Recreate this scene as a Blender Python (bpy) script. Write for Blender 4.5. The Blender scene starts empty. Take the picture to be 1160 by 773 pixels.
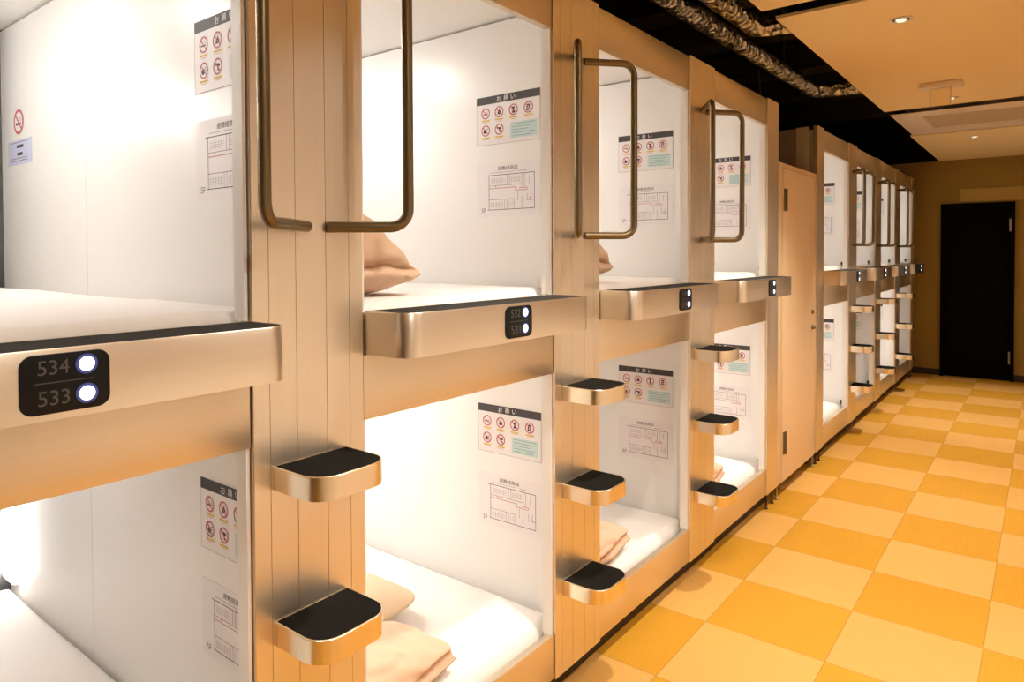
import bpy, bmesh, math, random
from mathutils import Vector, Matrix, noise
random.seed(7)
S = bpy.context.scene
COL = S.collection
PI = math.pi

# ------------------------------------------------------------------ measures
PITCH, PW = 1.1954, 0.3198            # bay pitch, pillar width
E0 = -0.3414                          # near edge of the pillar before the first bay
EF = 5.5214                           # the same for the far row of bays
Z_TOP, Z_HEAD, Z_LEDGE, Z_LEDGE0, Z_APRON, Z_SILL, Z_BOT = 2.63, 2.458, 1.508, 1.395, 1.222, 0.270, 0.105
WALL_Y = 1.325                        # far partition of a bay, from its root
CEIL = 2.865
CX0 = 0.255                           # left edge of the hung ceiling
END_Y = 10.8
RIGHT_X = 1.95
NEAR_Y = -2.2

# ------------------------------------------------------------------ materials
def new_mat(name):
    m = bpy.data.materials.new(name); m.use_nodes = True
    nt = m.node_tree
    return m, nt, nt.nodes['Principled BSDF']

def setin(b, **kw):
    for k, v in kw.items():
        k = k.replace('_', ' ')
        if k in b.inputs: b.inputs[k].default_value = v

def plain(name, c, rough=0.5, metal=0.0, spec=0.5, bump=0.0, bscale=200.0, var=0.0, coat=0.0):
    m, nt, b = new_mat(name)
    setin(b, Base_Color=(*c, 1), Roughness=rough, Metallic=metal, Specular_IOR_Level=spec, Coat_Weight=coat, Coat_Roughness=0.1)
    if bump or var:
        tc = nt.nodes.new('ShaderNodeTexCoord')
        n = nt.nodes.new('ShaderNodeTexNoise'); n.inputs['Scale'].default_value = bscale; n.inputs['Detail'].default_value = 3
        nt.links.new(tc.outputs['Object'], n.inputs['Vector'])
        if bump:
            bp = nt.nodes.new('ShaderNodeBump'); bp.inputs['Strength'].default_value = bump; bp.inputs['Distance'].default_value = 0.002
            nt.links.new(n.outputs['Fac'], bp.inputs['Height']); nt.links.new(bp.outputs['Normal'], b.inputs['Normal'])
        if var:
            mx = nt.nodes.new('ShaderNodeMix'); mx.data_type = 'RGBA'
            mx.inputs[6].default_value = (*[x*(1-var) for x in c], 1); mx.inputs[7].default_value = (*[min(1, x*(1+var)) for x in c], 1)
            nt.links.new(n.outputs['Fac'], mx.inputs[0]); nt.links.new(mx.outputs[2], b.inputs['Base Color'])
    return m

def brushed(name, c, rough, metal, scale, var=0.05, rv=0.06):
    """anodised metal with fine brushing: noise stretched along one axis"""
    m, nt, b = new_mat(name)
    setin(b, Roughness=rough, Metallic=metal)
    tc = nt.nodes.new('ShaderNodeTexCoord'); mp = nt.nodes.new('ShaderNodeMapping'); mp.inputs['Scale'].default_value = scale
    n = nt.nodes.new('ShaderNodeTexNoise'); n.inputs['Scale'].default_value = 1.0; n.inputs['Detail'].default_value = 4
    nt.links.new(tc.outputs['Object'], mp.inputs['Vector']); nt.links.new(mp.outputs['Vector'], n.inputs['Vector'])
    mx = nt.nodes.new('ShaderNodeMix'); mx.data_type = 'RGBA'
    mx.inputs[6].default_value = (*[x*(1-var) for x in c], 1); mx.inputs[7].default_value = (*[min(1, x*(1+var)) for x in c], 1)
    nt.links.new(n.outputs['Fac'], mx.inputs[0]); nt.links.new(mx.outputs[2], b.inputs['Base Color'])
    mr = nt.nodes.new('ShaderNodeMapRange'); mr.inputs['To Min'].default_value = rough-rv; mr.inputs['To Max'].default_value = rough+rv
    nt.links.new(n.outputs['Fac'], mr.inputs['Value']); nt.links.new(mr.outputs['Result'], b.inputs['Roughness'])
    return m

def emit(name, c, s):
    m, nt, b = new_mat(name)
    setin(b, Base_Color=(*[0.8*x for x in c], 1), Emission_Color=(*c, 1), Emission_Strength=s, Roughness=0.4)
    return m

GOLD = (0.76, 0.58, 0.38)
M = {}
M['pillar'] = brushed('brushed_gold_upright', (0.79, 0.70, 0.565), 0.34, 0.9, (60, 220, 1.2), 0.04, 0.02)
M['ledge'] = brushed('brushed_gold_rail', (0.85, 0.755, 0.61), 0.30, 1.0, (60, 1.2, 220), 0.03, 0.012)
M['fascia'] = brushed('brushed_gold_fascia', (0.77, 0.67, 0.515), 0.36, 0.88, (40, 1.0, 120), 0.04, 0.02)
M['step'] = brushed('brushed_gold_step', (0.84, 0.72, 0.53), 0.25, 1.0, (2, 2, 260), 0.03, 0.015)
M['handle'] = brushed('bronze_tube', (0.20, 0.145, 0.075), 0.34, 0.85, (60, 60, 3), 0.06)
M['white'] = plain('white_laminate', (0.82, 0.80, 0.77), 0.34, 0, 0.5)
M['jamb'] = plain('off_white_jamb', (0.80, 0.77, 0.73), 0.4)
M['backwall'] = plain('grey_back_panel', (0.10, 0.098, 0.096), 0.4)
M['mat'] = plain('charcoal_carpet_mat', (0.014, 0.013, 0.011), 0.95, 0, 0.04, 1.0, 420, 0.75)
M['ledgemat'] = plain('grey_flecked_mat', (0.040, 0.036, 0.031), 0.95, 0, 0.06, 1.0, 300, 0.8)
M['sheet'] = plain('white_sheet', (0.84, 0.80, 0.755), 0.85, 0, 0.2, 0.25, 30)
M['duvet'] = plain('peach_duvet_cloth', (0.70, 0.485, 0.340), 0.85, 0, 0.2, 0.3, 60)
M['pillow'] = plain('beige_pillow_cloth', (0.68, 0.52, 0.35), 0.85, 0, 0.2, 0.3, 60)
M['panel'] = plain('black_gloss_plate', (0.006, 0.006, 0.006), 0.45, 0, 0.2)
M['digits'] = plain('grey_print', (0.07, 0.066, 0.06), 0.5)
M['led'] = emit('white_indicator', (0.80, 0.88, 1.0), 2.2)
M['ledhalo'] = emit('blue_indicator_halo', (0.05, 0.07, 0.30), 0.22)  # blue halo around the indicators drawn as a faintly glowing ring
M['black'] = plain('black_plastic', (0.012, 0.011, 0.010), 0.5)
M['plinth'] = plain('dark_plinth', (0.030, 0.020, 0.012), 0.6)
M['lamp_on'] = emit('bright_led_panel', (1.0, 0.96, 0.92), 30.0)
M['lamp_ceil'] = emit('bright_ceiling_lamp', (1.0, 0.96, 0.92), 112.0)
M['lamp_fill'] = emit('added_ceiling_fill', (1.0, 0.93, 0.88), 34.0)  # fill lamp added to lift the dim lower capsules
M['lamp_bar'] = emit('led_bar', (1.0, 0.96, 0.92), 17.0)
M['lamp_body'] = plain('lamp_body_white', (0.75, 0.74, 0.72), 0.4)
M['ceiling'] = plain('hung_ceiling_paint', (0.84, 0.64, 0.32), 0.9, 0, 0.15, 0.1, 90)
M['endwall'] = plain('end_wall_paper', (0.34, 0.22, 0.055), 0.9, 0, 0.15, 0.15, 120)
M['paleslab'] = plain('pale_slab', (0.46, 0.31, 0.09), 0.8, 0, 0.2)  # thin slab above the end door, paler than the wall
M['rightwall'] = plain('right_wall_paint', (0.86, 0.82, 0.75), 0.85, 0, 0.2)
M['darkwall'] = plain('dark_brown_wall', (0.10, 0.07, 0.04), 0.8)
M['void'] = plain('black_void_paint', (0.010, 0.009, 0.008), 0.95, 0, 0.05)
M['beam'] = plain('dark_joist', (0.055, 0.04, 0.022), 0.9, 0, 0.1, 0.2, 20, 0.4)
M['darkdoor'] = plain('near_black_door', (0.004, 0.003, 0.003), 0.8, 0, 0.05)
M['cdoor'] = plain('beige_door_laminate', (0.78, 0.60, 0.38), 0.55, 0, 0.3)
M['cframe'] = plain('beige_door_frame', (0.72, 0.55, 0.34), 0.5, 0, 0.3)
M['steel'] = plain('dull_steel', (0.42, 0.36, 0.27), 0.4, 0.9)
M['darksteel'] = plain('aged_hinge_steel', (0.20, 0.16, 0.10), 0.45, 0.8)
M['acbody'] = plain('air_conditioner_plastic', (0.74, 0.62, 0.47), 0.5)
M['acgrille'] = plain('air_conditioner_grille', (0.60, 0.48, 0.33), 0.55)
M['trimwhite'] = plain('downlight_trim', (0.75, 0.66, 0.5), 0.5)
M['lens'] = emit('warm_downlight_lens', (1.0, 0.88, 0.66), 0.75)
M['paper'] = plain('notice_paper', (0.78, 0.74, 0.73), 0.5)
M['mappaper'] = plain('plan_paper', (0.80, 0.76, 0.76), 0.5)
M['ink'] = plain('dark_ink', (0.045, 0.035, 0.035), 0.6)
M['inkgrey'] = plain('grey_ink', (0.22, 0.17, 0.18), 0.6)
M['red'] = plain('red_ink', (0.48, 0.09, 0.10), 0.6)
M['pink'] = plain('pink_ink', (0.55, 0.22, 0.23), 0.6)
M['yellow'] = plain('yellow_ink', (0.82, 0.60, 0.12), 0.6)
M['teal'] = plain('teal_ink', (0.52, 0.66, 0.64), 0.6)
M['tealtext'] = plain('teal_text_ink', (0.20, 0.34, 0.34), 0.6)
M['whiteink'] = plain('white_ink', (0.80, 0.78, 0.76), 0.6)
M['lilac'] = plain('lilac_paper', (0.55, 0.57, 0.74), 0.5)
M['brownpanel'] = plain('pod_outer_side', (0.30, 0.23, 0.14), 0.6)
M['palepanel'] = plain('pod_outer_edge', (0.50, 0.40, 0.26), 0.5)

def foil():
    m, nt, b = new_mat('crinkled_aluminium_foil')
    setin(b, Base_Color=(0.80, 0.72, 0.58, 1), Metallic=1.0, Roughness=0.28)
    tc = nt.nodes.new('ShaderNodeTexCoord')
    v = nt.nodes.new('ShaderNodeTexVoronoi'); v.inputs['Scale'].default_value = 22
    n = nt.nodes.new('ShaderNodeTexNoise'); n.inputs['Scale'].default_value = 30; n.inputs['Detail'].default_value = 4
    ad = nt.nodes.new('ShaderNodeMath'); ad.operation = 'ADD'
    bp = nt.nodes.new('ShaderNodeBump'); bp.inputs['Strength'].default_value = 1.0; bp.inputs['Distance'].default_value = 0.03
    for t in (v, n): nt.links.new(tc.outputs['Object'], t.inputs['Vector'])
    nt.links.new(v.outputs['Distance'], ad.inputs[0]); nt.links.new(n.outputs['Fac'], ad.inputs[1])
    nt.links.new(ad.outputs[0], bp.inputs['Height']); nt.links.new(bp.outputs['Normal'], b.inputs['Normal'])
    return m
M['foil'] = foil()

def acrylic():
    m, nt, b = new_mat('clear_acrylic')
    setin(b, Base_Color=(0.95, 0.9, 0.8, 1), Roughness=0.12, Transmission_Weight=1.0, IOR=1.25)
    return m
M['acrylic'] = acrylic()

def floor_mat():
    """carpet tiles, half a metre square, alternating light and dark by quarter turn"""
    m, nt, b = new_mat('checker_carpet_tile')
    N, L = nt.nodes, nt.links
    tc = N.new('ShaderNodeTexCoord')
    mp = N.new('ShaderNodeMapping'); mp.vector_type = 'TEXTURE'
    mp.inputs['Location'].default_value = (-0.2973, 2.946, 0); mp.inputs['Scale'].default_value = (0.5, 0.5, 0.5)
    L.new(tc.outputs['Object'], mp.inputs['Vector'])
    sp = N.new('ShaderNodeSeparateXYZ'); L.new(mp.outputs['Vector'], sp.inputs[0])
    def math_(op, a, b_=None):
        n = N.new('ShaderNodeMath'); n.operation = op
        for i, v in enumerate((a, b_)):
            if v is None: continue
            if isinstance(v, (int, float)): n.inputs[i].default_value = v
            else: L.new(v, n.inputs[i])
        return n.outputs[0]
    fx, fy = math_('FLOOR', sp.outputs[0]), math_('FLOOR', sp.outputs[1])
    par = math_('FLOORED_MODULO', math_('ADD', fx, fy), 2.0)          # 0 light, 1 dark
    mp2 = N.new('ShaderNodeMapping'); mp2.inputs['Scale'].default_value = (8, 160, 1)
    mp3 = N.new('ShaderNodeMapping'); mp3.inputs['Scale'].default_value = (160, 8, 1)
    g = []
    for q in (mp2, mp3):
        L.new(tc.outputs['Object'], q.inputs['Vector'])
        n = N.new('ShaderNodeTexNoise'); n.inputs['Scale'].default_value = 1; n.inputs['Detail'].default_value = 4
        L.new(q.outputs['Vector'], n.inputs['Vector']); g.append(n.outputs['Fac'])
    mg = N.new('ShaderNodeMix'); mg.data_type = 'FLOAT'
    L.new(par, mg.inputs[0]); L.new(g[0], mg.inputs[2]); L.new(g[1], mg.inputs[3])
    mc = N.new('ShaderNodeMix'); mc.data_type = 'RGBA'
    mc.inputs[6].default_value = (0.655, 0.350, 0.088, 1); mc.inputs[7].default_value = (0.56, 0.270, 0.019, 1)  # sheen of the quarter-turned tiles put into two base colours
    L.new(par, mc.inputs[0])
    # each tile a touch different
    wn = N.new('ShaderNodeTexWhiteNoise'); wn.noise_dimensions = '2D'
    cx = N.new('ShaderNodeCombineXYZ'); L.new(fx, cx.inputs[0]); L.new(fy, cx.inputs[1]); L.new(cx.outputs[0], wn.inputs['Vector'])
    br = math_('ADD', math_('MULTIPLY', mg.outputs[0], 0.22), math_('ADD', math_('MULTIPLY', wn.outputs['Value'], 0.07), 0.855))
    # seam
    ex = math_('ABSOLUTE', math_('SUBTRACT', math_('FRACT', sp.outputs[0]), 0.5))
    ey = math_('ABSOLUTE', math_('SUBTRACT', math_('FRACT', sp.outputs[1]), 0.5))
    seam = math_('GREATER_THAN', math_('MAXIMUM', ex, ey), 0.4955)
    br2 = math_('SUBTRACT', br, math_('MULTIPLY', seam, 0.30))
    vm = N.new('ShaderNodeVectorMath'); vm.operation = 'SCALE'
    L.new(mc.outputs[2], vm.inputs[0]); L.new(br2, vm.inputs['Scale'])
    L.new(vm.outputs[0], b.inputs['Base Color'])
    setin(b, Roughness=0.75, Specular_IOR_Level=0.25)
    bp = N.new('ShaderNodeBump'); bp.inputs['Strength'].default_value = 0.25; bp.inputs['Distance'].default_value = 0.002
    L.new(mg.outputs[0], bp.inputs['Height']); L.new(bp.outputs['Normal'], b.inputs['Normal'])
    return m
M['floor'] = floor_mat()

# ------------------------------------------------------------------ mesh helpers
class MB:
    """collects shapes, links them as ONE mesh object"""
    def __init__(self): self.v, self.f, self.mi, self.mats = [], [], [], []
    def mat(self, m):
        if m not in self.mats: self.mats.append(m)
        return self.mats.index(m)
    def add(self, vs, fs, m=0):
        o = len(self.v); self.v += [tuple(p) for p in vs]
        for f in fs: self.f.append([o+i for i in f]); self.mi.append(m)
    def box(self, x0, x1, y0, y1, z0, z1, m=0, bev=0.0):
        if bev <= 0:
            vs = [(x0,y0,z0),(x1,y0,z0),(x1,y1,z0),(x0,y1,z0),(x0,y0,z1),(x1,y0,z1),(x1,y1,z1),(x0,y1,z1)]
            self.add(vs, [(0,3,2,1),(4,5,6,7),(0,1,5,4),(1,2,6,5),(2,3,7,6),(3,0,4,7)], m)
        else:
            bm = bmesh.new(); bmesh.ops.create_cube(bm, size=1)
            for v in bm.verts: v.co = Vector(((x0+x1)/2+v.co.x*(x1-x0), (y0+y1)/2+v.co.y*(y1-y0), (z0+z1)/2+v.co.z*(z1-z0)))
            bmesh.ops.bevel(bm, geom=list(bm.edges), offset=bev, segments=2, profile=0.5, affect='EDGES')
            self.bm(bm, m)
    def bm(self, bm, m=0):
        bm.verts.index_update()
        self.add([v.co[:] for v in bm.verts], [[v.index for v in f.verts] for f in bm.faces], m); bm.free()
    def prism(self, outline, z0, z1, m=0):
        n = len(outline)
        self.add([(x,y,z0) for x,y in outline]+[(x,y,z1) for x,y in outline],
                 [list(range(n))[::-1], [n+i for i in range(n)]]+[[i,(i+1)%n,n+(i+1)%n,n+i] for i in range(n)], m)
    def tray(self, outer, inner, z0, z1, zi, m=0, edge=0.0015):
        """solid with a lip: outer outline z0..z1, floor of the recess at zi"""
        n = len(outer)
        c = (sum(p[0] for p in outer)/n, sum(p[1] for p in outer)/n)
        vs = [(x,y,z0) for x,y in outer]+[(x,y,z1-edge) for x,y in outer]
        mid = [(o[0]+(i[0]-o[0])*0.3, o[1]+(i[1]-o[1])*0.3) for o, i in zip(outer, inner)]
        vs += [(x,y,z1) for x,y in mid]+[(x,y,z1) for x,y in inner]+[(x,y,zi) for x,y in inner]
        fs = [list(range(n))[::-1]]
        for k in range(4):
            for i in range(n):
                j = (i+1)%n; fs.append([k*n+i,k*n+j,(k+1)*n+j,(k+1)*n+i])
        fs.append([4*n+i for i in range(n)])
        self.add(vs, fs, m)
    def tube(self, pts, r, seg=14, m=0, cap=True):
        pts = [Vector(p) for p in pts]; rings = []
        t0 = (pts[1]-pts[0]).normalized(); up = Vector((0,0,1)) if abs(t0.z) < 0.9 else Vector((1,0,0))
        nrm = t0.cross(up).normalized()
        for i, p in enumerate(pts):
            t = ((pts[min(i+1,len(pts)-1)]-pts[max(i-1,0)])).normalized()
            nrm = (nrm-t*nrm.dot(t)).normalized(); b = t.cross(nrm)
            rr = r(i) if callable(r) else r
            rings.append([p+nrm*math.cos(2*PI*k/seg)*rr+b*math.sin(2*PI*k/seg)*rr for k in range(seg)])
        vs = [q for R in rings for q in R]; fs = []
        for i in range(len(rings)-1):
            for k in range(seg):
                l = (k+1)%seg; fs.append([i*seg+k, i*seg+l, (i+1)*seg+l, (i+1)*seg+k])
        if cap: fs += [list(range(seg))[::-1], [(len(rings)-1)*seg+k for k in range(seg)]]
        self.add(vs, fs, m)
    def lathe(self, prof, c=(0,0,0), axis='Z', seg=24, m=0):
        vs, fs = [], []
        for r, h in prof:
            for k in range(seg):
                a = 2*PI*k/seg; p = (r*math.cos(a), r*math.sin(a), h)
                if axis == 'X': p = (p[2], p[0], p[1])
                if axis == 'Y': p = (p[1], p[2], p[0])
                vs.append((c[0]+p[0], c[1]+p[1], c[2]+p[2]))
        for i in range(len(prof)-1):
            for k in range(seg):
                l = (k+1)%seg; fs.append([i*seg+k,i*seg+l,(i+1)*seg+l,(i+1)*seg+k])
        fs += [list(range(seg))[::-1], [(len(prof)-1)*seg+k for k in range(seg)]]
        self.add(vs, fs, m)
    def build(self, name, mats, parent=None, smooth=40, loc=(0,0,0)):
        me = bpy.data.meshes.new(name)
        me.from_pydata(self.v, [], self.f)
        for x in (mats if isinstance(mats, (list, tuple)) else [mats]): me.materials.append(x)
        me.polygons.foreach_set('material_index', self.mi)
        bm = bmesh.new(); bm.from_mesh(me); bmesh.ops.recalc_face_normals(bm, faces=list(bm.faces)); bm.to_mesh(me); bm.free()
        if smooth:
            me.polygons.foreach_set('use_smooth', [True]*len(me.polygons))
            me.set_sharp_from_angle(angle=math.radians(smooth))
        me.update()
        o = bpy.data.objects.new(name, me); COL.objects.link(o); o.location = loc
        if parent: o.parent = parent
        return o

def tag(o, label=None, cat=None, group=None, kind=None):
    for k, v in (('label',label),('category',cat),('group',group),('kind',kind)):
        if v: o[k] = v
    return o
def thing(name, loc, label, cat, group=None, kind=None):
    o = bpy.data.objects.new(name, None); COL.objects.link(o); o.location = loc
    o.empty_display_size = 0.1
    return tag(o, label, cat, group, kind)
KIDS = {}
def kids(o): return [c for c in bpy.data.objects if c.parent == o]
def dup(o, loc, label=None, group=None, parent=None):
    """copy of a thing with copies of its parts and their sub-parts"""
    c = o.copy(); COL.objects.link(c)
    if parent: c.parent = parent
    else: c.location = loc
    if label: c['label'] = label
    if group: c['group'] = group
    for k in kids(o): dup(k, None, parent=c)
    return c
def struct(mb, name, mats, label, smooth=0):
    return tag(mb.build(name, mats, None, smooth), label, None, None, 'structure')

def rrect(x0, x1, y0, y1, r, corners=(1,1,1,1), n=7):
    """rounded rectangle outline, corners flags: (x0y0, x1y0, x1y1, x0y1)"""
    out = []
    cs = [((x0,y0),(1,1),PI), ((x1,y0),(-1,1),1.5*PI), ((x1,y1),(-1,-1),0), ((x0,y1),(1,-1),0.5*PI)]
    for fl, ((cx,cy),(sx,sy),a0) in zip(corners, cs):
        rr = r if fl else 0.0008
        for k in range(n+1):
            a = a0+0.5*PI*k/n
            out.append((cx+sx*rr+rr*math.cos(a), cy+sy*rr+rr*math.sin(a)))
    return out

def fillet(pts, r, n=8):
    """polyline with rounded inner corners"""
    pts = [Vector(p) for p in pts]; out = [pts[0]]
    for i in range(1, len(pts)-1):
        a, b, c = pts[i-1], pts[i], pts[i+1]
        u, w = (a-b).normalized(), (c-b).normalized()
        ang = u.angle(w); d = r/math.tan(ang/2)
        cen = b+(u+w).normalized()*(r/math.sin(ang/2))
        p0, p1 = b+u*d, b+w*d
        v0, v1 = p0-cen, p1-cen
        tot = v0.angle(v1); ax = v0.cross(v1).normalized()
        for k in range(n+1): out.append(cen+Matrix.Rotation(tot*k/n, 3, ax) @ v0)
    out.append(pts[-1]); return out

FONT_CACHE = {}
def text_polys(body, size):
    """outline of a line of lettering as (verts2d, faces), centred"""
    key = (body, size)
    if key in FONT_CACHE: return FONT_CACHE[key]
    cu = bpy.data.curves.new('lettering', 'FONT'); cu.body = body; cu.size = size
    cu.align_x = 'CENTER'; cu.align_y = 'CENTER'; cu.resolution_u = 3
    ob = bpy.data.objects.new('lettering', cu); COL.objects.link(ob)
    bpy.context.view_layer.update()
    dg = bpy.context.evaluated_depsgraph_get()
    me = bpy.data.meshes.new_from_object(ob.evaluated_get(dg))
    vs = [(v.co.x, v.co.y) for v in me.vertices]; fs = [list(p.vertices) for p in me.polygons]
    bpy.data.objects.remove(ob); bpy.data.curves.remove(cu); bpy.data.meshes.remove(me)
    FONT_CACHE[key] = (vs, fs); return vs, fs

# ------------------------------------------------------------------ room shell
b = MB(); b.box(-2.6, RIGHT_X, NEAR_Y, END_Y+0.1, -0.06, 0.0)
struct(b, 'floor', M['floor'], 'yellow and beige checkered carpet tile floor')
b = MB()
T = 0.016
b.box(CX0, RIGHT_X, NEAR_Y, 3.53, CEIL, CEIL+T)
b.box(CX0+0.02, RIGHT_X, 3.69, 6.715, CEIL, CEIL+T)
b.box(CX0, RIGHT_X, 8.30, END_Y, CEIL, CEIL+T)
struct(b, 'ceiling', M['ceiling'], 'hung beige ceiling panels lit warm yellow')
b = MB()
b.box(-2.6, RIGHT_X, NEAR_Y, END_Y, 3.55, 3.6)
b.box(CX0+0.06, CX0+0.08, NEAR_Y, END_Y, CEIL+T, 3.55)                     # upstand over the edge of the hung ceiling, in the dark void
struct(b, 'ceiling_deck', M['void'], 'black open ceiling void above the pods')
b = MB()
for y in (1.4, 2.9, 4.45, 5.35, 6.6, 7.9, 9.3): b.box(-2.6, CX0+0.05, y, y+0.28, 3.32, 3.55)
struct(b, 'trim_1', M['beam'], 'dark joists crossing the open ceiling void')
b = MB(); b.box(CX0, RIGHT_X, 3.40, 3.80, CEIL+0.16, CEIL+0.18); b.box(CX0+0.02, RIGHT_X, 3.70, 3.72, CEIL+T, CEIL+0.16); b.box(CX0+0.02, RIGHT_X, 3.50, 3.52, CEIL+T, CEIL+0.16)
struct(b, 'trim_2', M['void'], 'dark slot across the hung ceiling')
b = MB(); b.box(-2.6, RIGHT_X+0.1, END_Y, END_Y+0.1, CEIL, 3.6)
struct(b, 'trim_7', M['void'], 'black end of the open ceiling void')
b = MB(); b.box(-2.6, RIGHT_X+0.1, END_Y, END_Y+0.1, 0, CEIL)
struct(b, 'wall_end', M['endwall'], 'dim ochre end wall of the corridor')
b = MB(); b.box(RIGHT_X, RIGHT_X+0.1, NEAR_Y, END_Y, 0, 2.45)
struct(b, 'wall_right', M['rightwall'], 'plain beige wall on the right of the corridor')
b = MB(); b.box(RIGHT_X, RIGHT_X+0.1, NEAR_Y, END_Y, 2.45, 3.6)  # dark band added out of view so the pillar tops reflect dark
struct(b, 'trim_6', M['brownpanel'], 'added dark brown band along the unseen top of the right wall')
b = MB(); b.box(-2.6, RIGHT_X+0.1, NEAR_Y-0.1, NEAR_Y, 0, 3.6)
struct(b, 'wall_near', M['darkwall'], 'dark brown wall behind the camera')
b = MB(); b.box(-2.7, -2.6, NEAR_Y, END_Y, 0, 3.6)
struct(b, 'wall_left', M['void'], 'dark wall behind the pods')
b = MB(); b.box(-0.10, -0.07, -0.34, 4.674, 0, Z_BOT); b.box(-0.10, -0.07, 5.635, 10.52, 0, Z_BOT)
struct(b, 'baseboard_left', M['plinth'], 'dark recessed plinth under the pods')
b = MB(); b.box(-0.06, 0.279, END_Y-0.012, END_Y, 0, 0.085); b.box(1.081, RIGHT_X, END_Y-0.012, END_Y, 0, 0.085)
struct(b, 'baseboard_end', M['plinth'], 'dark baseboard along the end wall')

# the black door in the end wall
d = thing('door_1', (0.68, END_Y, 0), 'black door at the far end of the corridor', None, None, 'structure')
b = MB(); b.box(-0.36, 0.36, -0.03, -0.004, 0.01, 2.245, 0, 0.003); b.build('door_leaf', M['darkdoor'], d, 30)
b = MB()
b.box(-0.40, -0.362, -0.045, -0.002, 0, 2.285); b.box(0.362, 0.40, -0.045, -0.002, 0, 2.285); b.box(-0.40, 0.40, -0.045, -0.002, 2.247, 2.285)
b.build('door_frame', M['darkdoor'], d, 0)
for z in (1.99, 0.30):
    b = MB(); b.lathe([(0.010,-0.08),(0.012,-0.078),(0.012,0.078),(0.010,0.08)], (0.352,-0.04,z), 'Z', 10); b.build('hinge', M['steel'], d, 40)
b = MB(); b.box(0.49, 1.75, END_Y-0.02, END_Y, 2.305, 2.475)
struct(b, 'trim_3', M['paleslab'], 'lighter panel above the black end door')

# ------------------------------------------------------------------ pods
def side_mb(y0, y1, z0, z1):
    b = MB(); b.box(-2.06, -0.034, y0, y1, z0, z1); 
    return b

def make_capsule(upper):
    z0 = Z_APRON if upper else 0.0
    r = thing('sleeping_capsule', (0, E0, z0), 'x', 'sleeping capsule', 'upper sleeping capsules' if upper else 'lower sleeping capsules')
    if upper: fz, cz, oz0, oz1 = 1.41, 2.595, Z_LEDGE, Z_HEAD
    else:     fz, cz, oz0, oz1 = 0.14, 1.375, Z_SILL, Z_APRON
    fz, cz, oz0, oz1 = fz-z0, cz-z0, oz0-z0, oz1-z0
    far = MB(); 
    g = 0.0012                                                        # two boards with a fine seam between
    far.box(-2.06, -1.218-g, WALL_Y, WALL_Y+0.022, fz, cz-0.008); far.box(-1.218+g, -0.034, WALL_Y, WALL_Y+0.022, fz, cz-0.008)
    far.box(-2.06, -0.034, WALL_Y+0.0225, WALL_Y+0.025, fz, cz)
    far.build('side_panel', M['white'], r, 0)
    side_mb(0.166, 0.19, fz, cz).build('side_panel', M['white'], r, 0)
    b = MB(); b.box(-2.085, -2.0605, 0.166, WALL_Y+0.024, fz-0.015, cz+0.012); b.build('back_wall', M['backwall'], r, 0)
    b = MB(); b.box(-2.06, -0.034, 0.166, WALL_Y+0.024, cz+0.0005, cz+0.014); b.build('ceiling_panel', M['white'], r, 0)
    b = MB(); b.box(-2.06, -0.034, 0.166, WALL_Y+0.024, fz-0.016, fz-0.0005); b.build('base_panel', M['white'], r, 0)
    # jambs beside the opening
    for s in (0, 1):
        b = MB()
        if s: b.box(-0.050, -0.010, PITCH-0.010, PITCH-0.0015, oz0, oz1-0.001); b.box(-0.050, -0.036, PITCH-0.0015, WALL_Y-0.001, oz0-0.02, cz-0.01)
        else: b.box(-0.050, -0.010, PW+0.0015, PW+0.010, oz0, oz1-0.001); b.box(-0.050, -0.036, 0.191, PW+0.0015, oz0-0.02, cz-0.01)
        b.build('jamb', M['jamb'], r, 0)
    if upper:
        b = MB(); b.box(-0.034, -0.006, PW+0.0015, PITCH-0.0015, oz1, Z_TOP-0.006-z0, 0, 0.002); b.build('header', M['fascia'], r, 30)
        b = MB(); b.box(-0.034, -0.004, PW+0.0015, PITCH-0.0015, 0.0, oz0-0.116, 0, 0.002); b.box(-0.034, -0.004, PW+0.0015, PITCH-0.0015, oz0-0.112, oz0-0.006)
        b.build('apron', M['fascia'], r, 30)
    else:
        b = MB(); b.box(-0.034, -0.004, PW+0.0015, PITCH-0.0015, Z_BOT+0.004, oz0, 0, 0.002); b.build('sill', M['fascia'], r, 30)
    # black latch for the roll blind
    zl = (1.553 if upper else 0.285)-z0
    b = MB(); b.lathe([(0.012,0.0),(0.014,-0.003),(0.014,-0.010),(0.009,-0.014)], (-0.082, WALL_Y, zl), 'Y', 14); b.box(-0.090, -0.076, WALL_Y-0.008, WALL_Y, zl-0.028, zl)
    b.build('blind_latch', M['black'], r, 40)
    return r

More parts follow.
